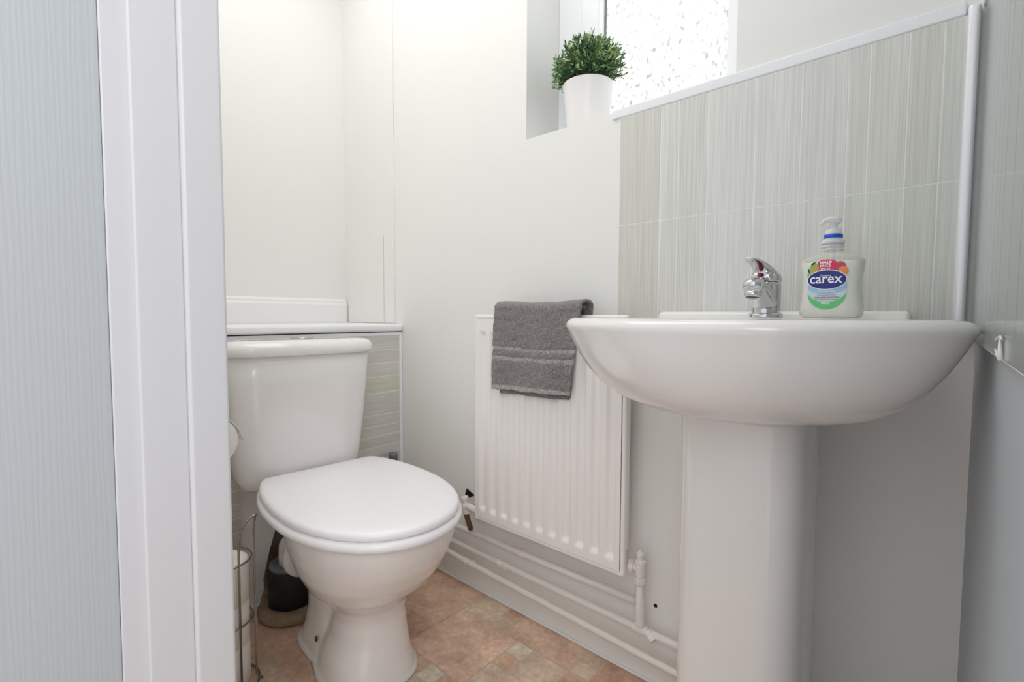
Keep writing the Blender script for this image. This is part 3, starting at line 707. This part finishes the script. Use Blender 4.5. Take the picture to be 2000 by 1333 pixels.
def flat_mat(name, c): return mat(name, c, 0.35)
def yfront(x, z):
    w, d = wint(z); return -d*max(0.0, 1-abs(x/w)**2.9)**(1/2.9)
def decal(name, pts_list, color, lift, parent, label=None):
    """closed 2-D outlines (x, z on the bottle front) laid on the curved bottle face"""
    bm = bmesh.new()
    for pts in pts_list:
        vs = [bm.verts.new((p[0], 0, p[1])) for p in pts]; bm.faces.new(vs)
    bmesh.ops.triangulate(bm, faces=bm.faces)
    for _ in range(3):
        ee = [e for e in bm.edges if e.calc_length() > 0.004]
        if not ee: break
        bmesh.ops.subdivide_edges(bm, edges=ee, cuts=1)
        bmesh.ops.triangulate(bm, faces=bm.faces)
    for v in bm.verts: v.co.y = yfront(v.co.x, v.co.z)-lift
    me = bpy.data.meshes.new(name); bm.to_mesh(me); bm.free()
    me.materials.append(color if not isinstance(color, tuple) else flat_mat(name, color))
    o = bpy.data.objects.new(name, me); COL.objects.link(o); o.parent = parent
    if label: o['label'] = label
    return o
def px(x, y): return ((x-1627)*PX, (618-y)*PX+0.001)
def oval(cx, cy_, a, b_, n_=48, t0=0, t1=2*math.pi, rot=0):
    R = []
    for k in range(n_):
        t = t0+(t1-t0)*k/n_; x, y = a*math.cos(t), b_*math.sin(t)
        R.append(px(cx+x*math.cos(rot)-y*math.sin(rot), cy_+x*math.sin(rot)+y*math.cos(rot)))
    return R
def text(body, cx, cy_, wpx, hpx, color, lift, parent, name, ital=0.0, bold=0.0, label=None, arc=0.0):
    cu = bpy.data.curves.new(name, 'FONT'); cu.body = body; cu.align_x = 'CENTER'; cu.align_y = 'CENTER'; cu.shear = ital; cu.offset = bold
    cu.resolution_u = 3
    t = bpy.data.objects.new(name, cu); COL.objects.link(t)
    dg = bpy.context.evaluated_depsgraph_get(); dg.update()
    me = bpy.data.meshes.new_from_object(t.evaluated_get(dg)); bpy.data.objects.remove(t)
    xs_ = [v.co.x for v in me.vertices]; ys_ = [v.co.y for v in me.vertices]
    kx = wpx/(max(xs_)-min(xs_)); ky = hpx/(max(ys_)-min(ys_)); mx_ = (max(xs_)+min(xs_))/2; my_ = (max(ys_)+min(ys_))/2
    for v in me.vertices:
        dx = (v.co.x-mx_)*kx
        X, Z = px(cx+dx, cy_-(v.co.y-my_)*ky+arc*(dx/wpx*2)**2)
        v.co = Vector((X, yfront(X, Z)-lift, Z))
    me.materials.clear(); me.materials.append(color if not isinstance(color, tuple) else flat_mat(name, color))
    o = bpy.data.objects.new(name, me); COL.objects.link(o); o.parent = parent
    if label: o['label'] = label
    return o
# label: clear film ring, pale body, green crescent, promo flashes, blue oval with lettering
soap.scale.x = 0.84
lab = decal('label', [oval(1625.5, 569, 38.5, 33)], (205, 215, 222), 0.0006, soap, 'rounded product label')
M_green = flat_mat('label_green', (95, 200, 125)); M_lb = flat_mat('label_light_blue', (160, 198, 232)); M_navy = flat_mat('label_navy', (34, 42, 130))
M_white = flat_mat('label_white', (244, 244, 250)); M_pink = flat_mat('label_magenta', (214, 40, 90)); M_gr = flat_mat('label_grey_text', (110, 100, 120))
M_lime = flat_mat('label_lime', (150, 180, 90)); M_or = flat_mat('label_orange', (232, 140, 80)); M_rb = flat_mat('label_red_brown', (176, 84, 84)); M_dg = flat_mat('label_dark_green', (50, 70, 45))
cres = [px(1625.5+38.5*math.cos(t), 569+33*math.sin(t)) for t in [math.radians(a) for a in range(12, 169, 6)]]
cres += [px(1625.5+38.2*math.cos(t), 566+22.5*math.sin(t)) for t in [math.radians(a) for a in range(166, 13, -6)]]
decal('label_green_band', [cres], M_green, 0.0009, lab, 'green crescent')
lb = [px(1625.5+38*math.cos(t), 560+13*math.sin(t)) for t in [math.radians(a) for a in range(0, 181, 8)]]
decal('label_blue_band', [lb+[px(1588, 552), px(1663, 552)]], M_lb, 0.0010, lab, 'pale blue band')
decal('label_flash', [oval(1602, 526, 12, 11), ], M_lime, 0.0011, lab, 'lime green fruit picture')
decal('label_flash', [oval(1592, 536, 6, 6)], M_lime, 0.0010, lab, 'small green fruit picture')
decal('label_flash', [oval(1603, 526, 4.5, 4)], M_or, 0.0013, lab, 'orange fruit centre')
decal('label_flash', [oval(1598, 515, 5, 2, rot=-.5), oval(1589, 528, 1.6, 5, rot=-.4)], M_dg, 0.0014, lab, 'dark green leaves')
decal('label_flash', [oval(1650, 522, 11, 9)], M_rb, 0.0011, lab, 'red-brown tub picture')
decal('label_flash', [oval(1657, 530, 9.5, 7, rot=.5)], M_or, 0.0012, lab, 'orange tub picture')
decal('label_flash', [oval(1651, 520, 6, 3.5)], M_pink, 0.0013, lab, 'dark pink patch')
decal('label_badge', [[px(1607, 513), px(1613, 509.5), px(1625, 508), px(1638, 509.5), px(1643, 513), px(1640, 531), px(1612, 532)]], M_pink, 0.0015, lab, 'magenta promotion badge')
text('HALF', 1623, 513.6, 23, 5.4, M_white, 0.0021, lab, 'badge_text', bold=.03, arc=1)
text('PRICE', 1623, 519.8, 21, 4.6, M_white, 0.0021, lab, 'badge_text', bold=.02, arc=.7)
text('ENTRY', 1623.5, 525.4, 19, 3.6, M_white, 0.0021, lab, 'badge_text', bold=.02, arc=.5)
decal('label_oval', [oval(1625.5, 546.5, 39.2, 19.2)], M_white, 0.0018, lab, 'white edge of the oval')
decal('label_oval', [oval(1625.5, 546.5, 37.3, 17.4)], M_navy, 0.0023, lab, 'navy blue oval')
text('Cussons', 1624, 538.3, 20, 4.4, M_white, 0.0029, lab, 'maker_text', arc=.3)
text('carex', 1624.5, 547, 63, 12.5, M_white, 0.0029, lab, 'brand_text', bold=.012)
text('moisture', 1627, 568, 32, 4, M_white, 0.0016, lab, 'variety_text')
text('dermatologically tested', 1626, 575.5, 36, 2.4, M_gr, 0.0016, lab, 'small_text')
text('Antibacterial Hand Wash', 1626, 579.5, 50, 3.0, M_gr, 0.0016, lab, 'small_text', bold=.015)
text('kills 99.9% of bacteria', 1626, 583.2, 44, 2.2, M_gr, 0.0016, lab, 'small_text')
text('eco', 1625, 590.5, 17, 4.6, M_white, 0.0016, lab, 'eco_text', bold=.02)

# ------------------------------------------------------------------ potted plant
PXc, PYc = -0.722, 0.075
pt = empty('potted_plant', (PXc, PYc, WZ0+0.001), 0, 'bushy green artificial herb in a round white pot on the window sill', 'plant')
b = MB(); b.lathe([(0.050, 0), (0.053, 0.003), (0.0565, 0.03), (0.0615, 0.075), (0.0665, 0.118), (0.0675, 0.122), (0.0665, 0.1235), (0.063, 0.120), (0.060, 0.105), (0.0001, 0.105)], n=48, cap=True)
o = b.obj('pot', M_pot, None, True); o.parent = pt
b = MB(); b.lathe([(0.060, 0.104), (0.057, 0.110), (0.0001, 0.113)], n=24, cap=False); o = b.obj('soil', M_soil, None, True); o.parent = pt
leafm = []
for nm, c in (('leaf_green', (96, 132, 78)), ('leaf_dark', (58, 92, 62)), ('leaf_pale', (156, 180, 120)), ('stem_green', (92, 100, 76))):
    leafm.append(mat(nm, tuple(min(255, int(v*1.12)) for v in c), 0.5))
    leafm[-1].node_tree.nodes['Principled BSDF'].inputs['Subsurface Weight'].default_value = 0.0
rr = random.Random(11); b = MB()
def leaf(p, d, L_, wd, mi):
    d = d.normalized(); sde = d.cross(Vector((rr.uniform(-1, 1), rr.uniform(-1, 1), rr.uniform(-1, 1)))).normalized(); nrm = d.cross(sde)
    q = [p, p+d*L_*.35+sde*wd, p+d*L_*.35-sde*wd, p+d*L_*.75+sde*wd*.8+nrm*L_*.06, p+d*L_*.75-sde*wd*.8+nrm*L_*.06, p+d*L_+nrm*L_*.12]
    b.add(q, [(0, 2, 1), (1, 2, 4, 3), (3, 4, 5)], mi)
CC = Vector((0, 0, 0.165))
for s in range(250):
    ph = rr.uniform(0, 2*math.pi); th = math.acos(rr.uniform(-0.42, 1)); 
    R_ = 0.098*rr.uniform(0.82, 1.05)
    tip = CC+Vector((math.sin(th)*math.cos(ph)*R_*1.0, math.sin(th)*math.sin(ph)*R_*0.92, math.cos(th)*R_*0.80))
    if PYc+tip.y > 0.135: tip.y = 0.135-PYc-rr.uniform(0, .01)
    a0 = Vector((rr.uniform(-.03, .03), rr.uniform(-.03, .03), 0.108))
    hd = Vector((tip.x, tip.y, 0)); mid = a0*0.45+tip*0.55+Vector((0, 0, 0.02)) - hd*0.10
    if tip.z < 0.13: mid = a0*0.3+hd*0.62+Vector((0, 0, 0.150))
    pts = [a0*(1-t)**2 + mid*2*t*(1-t) + tip*t*t for t in [k/7 for k in range(8)]]
    b.tube(pts, [0.0011]*7+[0.0005], 4, False, 3)
    mi0 = rr.choice([0, 0, 1, 1, 2])
    for k in range(2, 8):
        for q in range(5 if k < 7 else 4):
            i = min(k, 7); t_ = (pts[i]-pts[i-1]).normalized()
            dd = t_*rr.uniform(0.25, 0.9)+Vector((rr.uniform(-1, 1), rr.uniform(-1, 1), rr.uniform(-.6, 1)))*0.75
            pp = pts[i-1].lerp(pts[i], rr.random())
            mi = mi0 if rr.random() < .6 else rr.choice([0, 1, 2])
            if (pp-CC).length < 0.065: mi = 1 if rr.random() < .7 else 0
            leaf(pp, dd, rr.uniform(0.011, 0.019), rr.uniform(0.0014, 0.0024), mi)
fo = b.obj('foliage', None, None, False, mats=leafm); fo.parent = pt

# ------------------------------------------------------------------ toilet
TA = math.radians(-4.5)
toilet = empty('toilet', (-1.275, -0.400, 0.0), TA, 'white close-coupled toilet with closed lid and cistern against the tiled boxing', 'toilet')
def tp(bm, nm, mt, smooth=True, parent=None):
    o = bm.obj(nm, mt, None, smooth); o.parent = parent or toilet; return o
half = [(0.0, 0.144), (0.006, 0.153), (0.02, 0.161), (0.05, 0.173), (0.10, 0.187), (0.16, 0.1955), (0.22, 0.198), (0.28, 0.196), (0.33, 0.189), (0.38, 0.175), (0.43, 0.151), (0.47, 0.121), (0.497, 0.088), (0.512, 0.056), (0.520, 0.025), (0.522, 0.0)]
def seat_ring(grow, z, k0=0.0):
    cx, cyy = 0.26, 0.0; pts = []
    H_ = half + [(u, -v) for u, v in reversed(half[:-1])]
    for u, v in H_:
        d = Vector((u-0.26, v)); L_ = d.length
        d2 = d*(1+grow/L_) if L_ > 0 else d
        pts.append((0.26+d2.x, d2.y, z))
    return pts
b = MB(); b.loft([seat_ring(-0.004, 0.4245), seat_ring(-0.0008, 0.4262), seat_ring(0, 0.4310), seat_ring(-0.0015, 0.4365), seat_ring(-0.005, 0.4400), seat_ring(-0.011, 0.4418), seat_ring(-0.03, 0.4428), seat_ring(-0.09, 0.4438), seat_ring(-0.15, 0.4442)])
tp(b, 'toilet_lid', M_plast)
b = MB(); b.loft([seat_ring(-0.012, 0.399), seat_ring(-0.002, 0.4005), seat_ring(0.0045, 0.405), seat_ring(0.0065, 0.411), seat_ring(0.005, 0.4175), seat_ring(-0.001, 0.4220), seat_ring(-0.012, 0.4232)])
seat = tp(b, 'toilet_seat', M_plast)
for s in (-1, 1):
    b = MB(); b.lathe([(0.010, -0.022), (0.011, -0.02), (0.011, 0.02), (0.010, 0.022)], (-0.008, s*0.085, 0.416), (0, 1, 0), 16); tp(b, 'hinge', M_plast, True, seat)
# pan
def ring(cu_, au, av, z, e=2.2, v0=0.006, N=48): return ell(cu_, v0, au, av, e, z, N)
b = MB()
b.loft([ring(.245, .118, .106, .001, 2.6), ring(.245, .117, .105, .012, 2.6), ring(.245, .108, .099, .05, 2.4), ring(.247, .096, .088, .10, 2.2, .012), ring(.249, .089, .082, .148, 2.2, .013), ring(.251, .094, .087, .180, 2.2, .012), ring(.253, .122, .111, .212),
        ring(.256, .160, .139, .242), ring(.260, .190, .158, .280), ring(.263, .213, .170, .320), ring(.265, .228, .177, .355), ring(.265, .236, .180, .378), ring(.265, .238, .181, .403)])
b.loft([ring(.110, .110, .092, .001, 3.2), ring(.110, .108, .090, .012, 3.2), ring(.110, .095, .082, .05, 3), ring(.110, .084, .074, .10, 3), ring(.100, .080, .070, .16, 3), ring(.085, .085, .072, .22, 3), ring(.06, .11, .085, .28, 3), ring(.03, .145, .10, .34, 3), ring(.02, .155, .11, .400, 3)])
b.loft([ell(-0.05, 0, .09, .125, 4, .335, 40), ell(-0.05, 0, .095, .135, 4, .350, 40), ell(-0.05, 0, .095, .135, 4, .398, 40)])
b.lathe([(0.045, 0), (0.047, 0.01), (0.047, 0.06), (0.05, 0.06), (0.05, 0.09)], (0.06, -0.012, 0.198), (-1, -.05, 0), 28)
pan = tp(b, 'pan', M_ceram)
rm = pan.modifiers.new('rm', 'REMESH'); rm.mode = 'VOXEL'; rm.voxel_size = 0.0045; rm.use_smooth_shade = True
s_m = pan.modifiers.new('sm', 'SMOOTH'); s_m.factor = 0.5; s_m.iterations = 14
b = MB(); b.lathe([(0.0001, 0), (0.0062, 0.0), (0.0062, 0.0025), (0.004, 0.003), (0.0035, 0.0015), (0.0001, 0.0015)], (0.150, -0.0775, 0.055), (0, -1, 0.15), 20, cap=False); tp(b, 'fixing_screw', M_bolt, True, pan)
b = MB()   # sealant round the foot
def base_ring(gr, z):
    A_ = [(p[0], p[1]) for p in ring(.245, .118+gr, .106+gr, z, 2.6)]; B_ = [(p[0], p[1]) for p in ring(.110, .110+gr, .092+gr, z, 3.2)]
    pts = sorted([p for p in A_ if p[0] > .2] + [p for p in B_ if p[0] < .16], key=lambda p: math.atan2(p[1]-.006, p[0]-.17))
    return [(p[0], p[1], z) for p in pts]
b.loft([base_ring(0.007, 0.001), base_ring(0.006, 0.006), base_ring(0.0, 0.012), base_ring(-0.01, 0.013)])
tp(b, 'sealant_bead', M_caulk, True, pan)
# cistern
def cring(xf, xb, yw, z, e=4.5):
    # local u from xb to xf (front bows out)
    R = []; N = 72
    for k in range(N):
        t = 2*math.pi*k/N; c, s_ = math.cos(t), math.sin(t)
        v = yw*math.copysign(abs(s_)**(2/e), s_)
        if c >= 0: u = (xf-0.018) * 1.0 - (xf-0.018-(xf+xb)/2)*(1-abs(c)**(2/e)) + 0.018*(1-(v/yw)**2)
        else: u = (xf+xb)/2 - ((xf+xb)/2-xb)*abs(c)**(2/e)
        R.append((u, v*0.98-0.026, z))
    return R
b = MB()
b.loft([cring(-.045, -.140, .115, .383), cring(-.030, -.146, .138, .388), cring(-.018, -.148, .158, .402), cring(-.012, -.150, .168, .425), cring(-.006, -.151, .174, .47), cring(0.004, -.152, .184, .58), cring(0.012, -.152, .191, .68), cring(0.017, -.152, .1955, .757)])
cis = tp(b, 'cistern', M_ceram)
b = MB()
b.loft([cring(.019, -.152, .198, .752), cring(.024, -.152, .203, .7535), cring(.027, -.152, .206, .762), cring(.026, -.152, .205, .774), cring(.019, -.150, .199, .785), cring(.008, -.148, .189, .790), cring(-.02, -.14, .165, .792), cring(-.06, -.10, .1, .7925)])
cl_ = tp(b, 'cistern_lid', M_ceram)
b = MB(); b.lathe([(0.030, 0), (0.030, 0.004), (0.026, 0.0065), (0.0001, 0.007)], (-0.07, -0.017, 0.7915), (0, 0, 1), 32); tp(b, 'flush_button', M_button, True, cl_)

# soil pipe behind the pan
soil = empty('soil_pipe', (-1.37, -0.43, 0.0), 0, 'white pan connector elbow dropping into a black collar behind the toilet foot', 'waste pipe')
b = MB(); b.lathe([(0.060, 0.001), (0.063, 0.004), (0.066, 0.09), (0.062, 0.105), (0.055, 0.106)], (-1.385, -0.437, 0.028), n=32); rel(b.obj('black_collar', M_black, None, True), soil)
b = MB(); b.lathe([(0.056, 0.0), (0.058, 0.002), (0.058, 0.012), (0.050, 0.014)], (-1.385, -0.437, 0.133), n=32); rel(b.obj('grey_seal', M_greypipe, None, True), soil)
b = MB(); b.tube([(-1.378, -0.437, 0.140), (-1.378, -0.437, 0.17), (-1.372, -0.437, 0.196), (-1.356, -0.435, 0.210), (-1.335, -0.432, 0.209), (-1.30, -0.429, 0.204)], [.036, .036, .038, .040, .042, .043], 28); rel(b.obj('elbow', M_plast, None, True), soil)
b = MB(); b.lathe([(0.049, -0.008), (0.061, -0.007), (0.063, 0.0), (0.062, 0.010), (0.052, 0.012)], (-1.302, -0.436, 0.198), (1, .10, -.05), 36); rel(b.obj('flange', M_plast, None, True), soil)
b = MB()
rg = []
for (r, z) in ((0.080, 0.0008), (0.091, 0.004), (0.094, 0.018), (0.086, 0.030), (0.066, 0.034), (0.060, 0.030)):
    rg.append([(-1.385+(r+0.004*mnoise.noise(Vector((math.cos(t)*3, math.sin(t)*3, z*60))))*math.cos(t), -0.437+(r+0.004*mnoise.noise(Vector((math.cos(t)*3, math.sin(t)*3, z*60))))*math.sin(t)*0.98, z) for t in [2*math.pi*k/40 for k in range(40)]])
b.loft(rg); rel(b.obj('mortar_ring', M_mortar, None, True), soil); soil.children[-1]['label'] = 'rough brown mortar ring'

# ------------------------------------------------------------------ wire stand with spare rolls
stx, sty = -1.207, -0.673
std = empty('roll_stand', (stx, sty, 0.0), 0, 'chrome wire toilet roll stand with a looped top beside the toilet', 'roll holder')
def wire(nm, path, r=0.0026, n=8):
    b = MB(); b.tube(path, r, n); rel(b.obj(nm, M_steel, None, True), std)
dirv = Vector((-.32, .947, 0)).normalized() if False else Vector((0.32, 0.947, 0)).normalized()
nrm = Vector((0.947, -0.32, 0))
e1 = Vector((stx, sty, 0)) + nrm*0.050 + dirv*0.035
e2 = Vector((stx, sty, 0)) + nrm*0.018 + dirv*0.066
def P3(v, z): return (v.x, v.y, z)
top = (e1+e2)/2 + dirv*0.022
arch = [P3(e1, 0.004), P3(e1, 0.345)]
for k in range(1, 10):
    t = k/10*math.pi*0.5
    arch.append((e1.x+(top.x-e1.x)*(1-math.cos(t)), e1.y+(top.y-e1.y)*(1-math.cos(t)), 0.345+0.060*math.sin(t)))
for k in range(0, 9):
    t = k/9*math.pi*0.5
    arch.append((top.x+(e2.x-top.x)*math.sin(t), top.y+(e2.y-top.y)*math.sin(t), 0.345+0.060*math.cos(t)**1.2 - 0.0*k))
arch += [P3(e2, 0.30), P3(e2, 0.02), P3(e2+dirv*0.012, 0.004)]
wire('upright_loop', arch)
for z in (0.300, 0.158):
    wire('ring', [(stx+0.0615*math.cos(t), sty+0.0615*math.sin(t), z) for t in [2*math.pi*k/40 for k in range(41)]], 0.0022)
wire('base_ring', [(stx+0.072*math.cos(t), sty+0.072*math.sin(t), 0.0035) for t in [2*math.pi*k/40 for k in range(41)]], 0.0026)
e3 = Vector((stx, sty, 0)) - nrm*0.064
wire('back_upright', [P3(e3, 0.004), P3(e3, 0.31)])
names = ['lowest', 'middle', 'top']
for i in range(3):
    b = MB(); b.lathe([(0.020, 0), (0.050, 0), (0.0545, 0.004), (0.0548, 0.094), (0.050, 0.0975), (0.020, 0.0975), (0.019, 0.05)], (0, 0, 0), n=40, cap=False)
    b.loft([], cap=False) if False else None
    o = b.obj('toilet_roll', M_paper, None, True); o.location = (stx, sty, 0.006+i*0.098)
    tag(o, 'white toilet roll, %s of the stack inside the wire stand' % names[i], 'toilet roll', 'spare toilet rolls in the wire stand')
# roll on the door wall, a loose end sticking out past the frame
hr = empty('toilet_roll', (-1.0, -0.763, 0.634), 0, 'white toilet roll on the wall holder, loose sheet end peeking past the door frame', 'toilet roll')
b = MB(); b.lathe([(0.018, -0.05), (0.044, -0.05), (0.047, -0.047), (0.047, 0.047), (0.044, 0.05), (0.018, 0.05)], (-1.0, -0.764, 0.634), (1, 0, 0), 40, cap=False); rel(b.obj('roll', M_paper, None, True), hr)
path = [(-0.764, 0.682), (-0.748, 0.682), (-0.736, 0.676), (-0.724, 0.663), (-0.714, 0.650), (-0.708, 0.638), (-0.704, 0.627)]
V = []; 
for y, z in path:
    for k in range(9): V.append((-1.05+0.1*k/8, y+0.002*math.sin(k*1.3), z+0.0025*math.sin(k*.9)))
F = [(i*9+j, i*9+j+1, (i+1)*9+j+1, (i+1)*9+j) for i in range(len(path)-1) for j in range(8)]
o = mesh_obj('loose_sheet', V, F, M_paper, None, True); md = o.modifiers.new('s', 'SOLIDIFY'); md.thickness = 0.0012; rel(o, hr)
b = MB(); b.box(-1.062, -1.057, YD+0.0005, -0.752, 0.624, 0.644); b.tube([(-1.060, -0.764, 0.634), (-0.945, -0.764, 0.634)], 0.008, 12)
o = b.obj('roll_holder', M_chrome); tag(o, 'chrome toilet roll holder on the wall behind the door frame', 'roll holder')
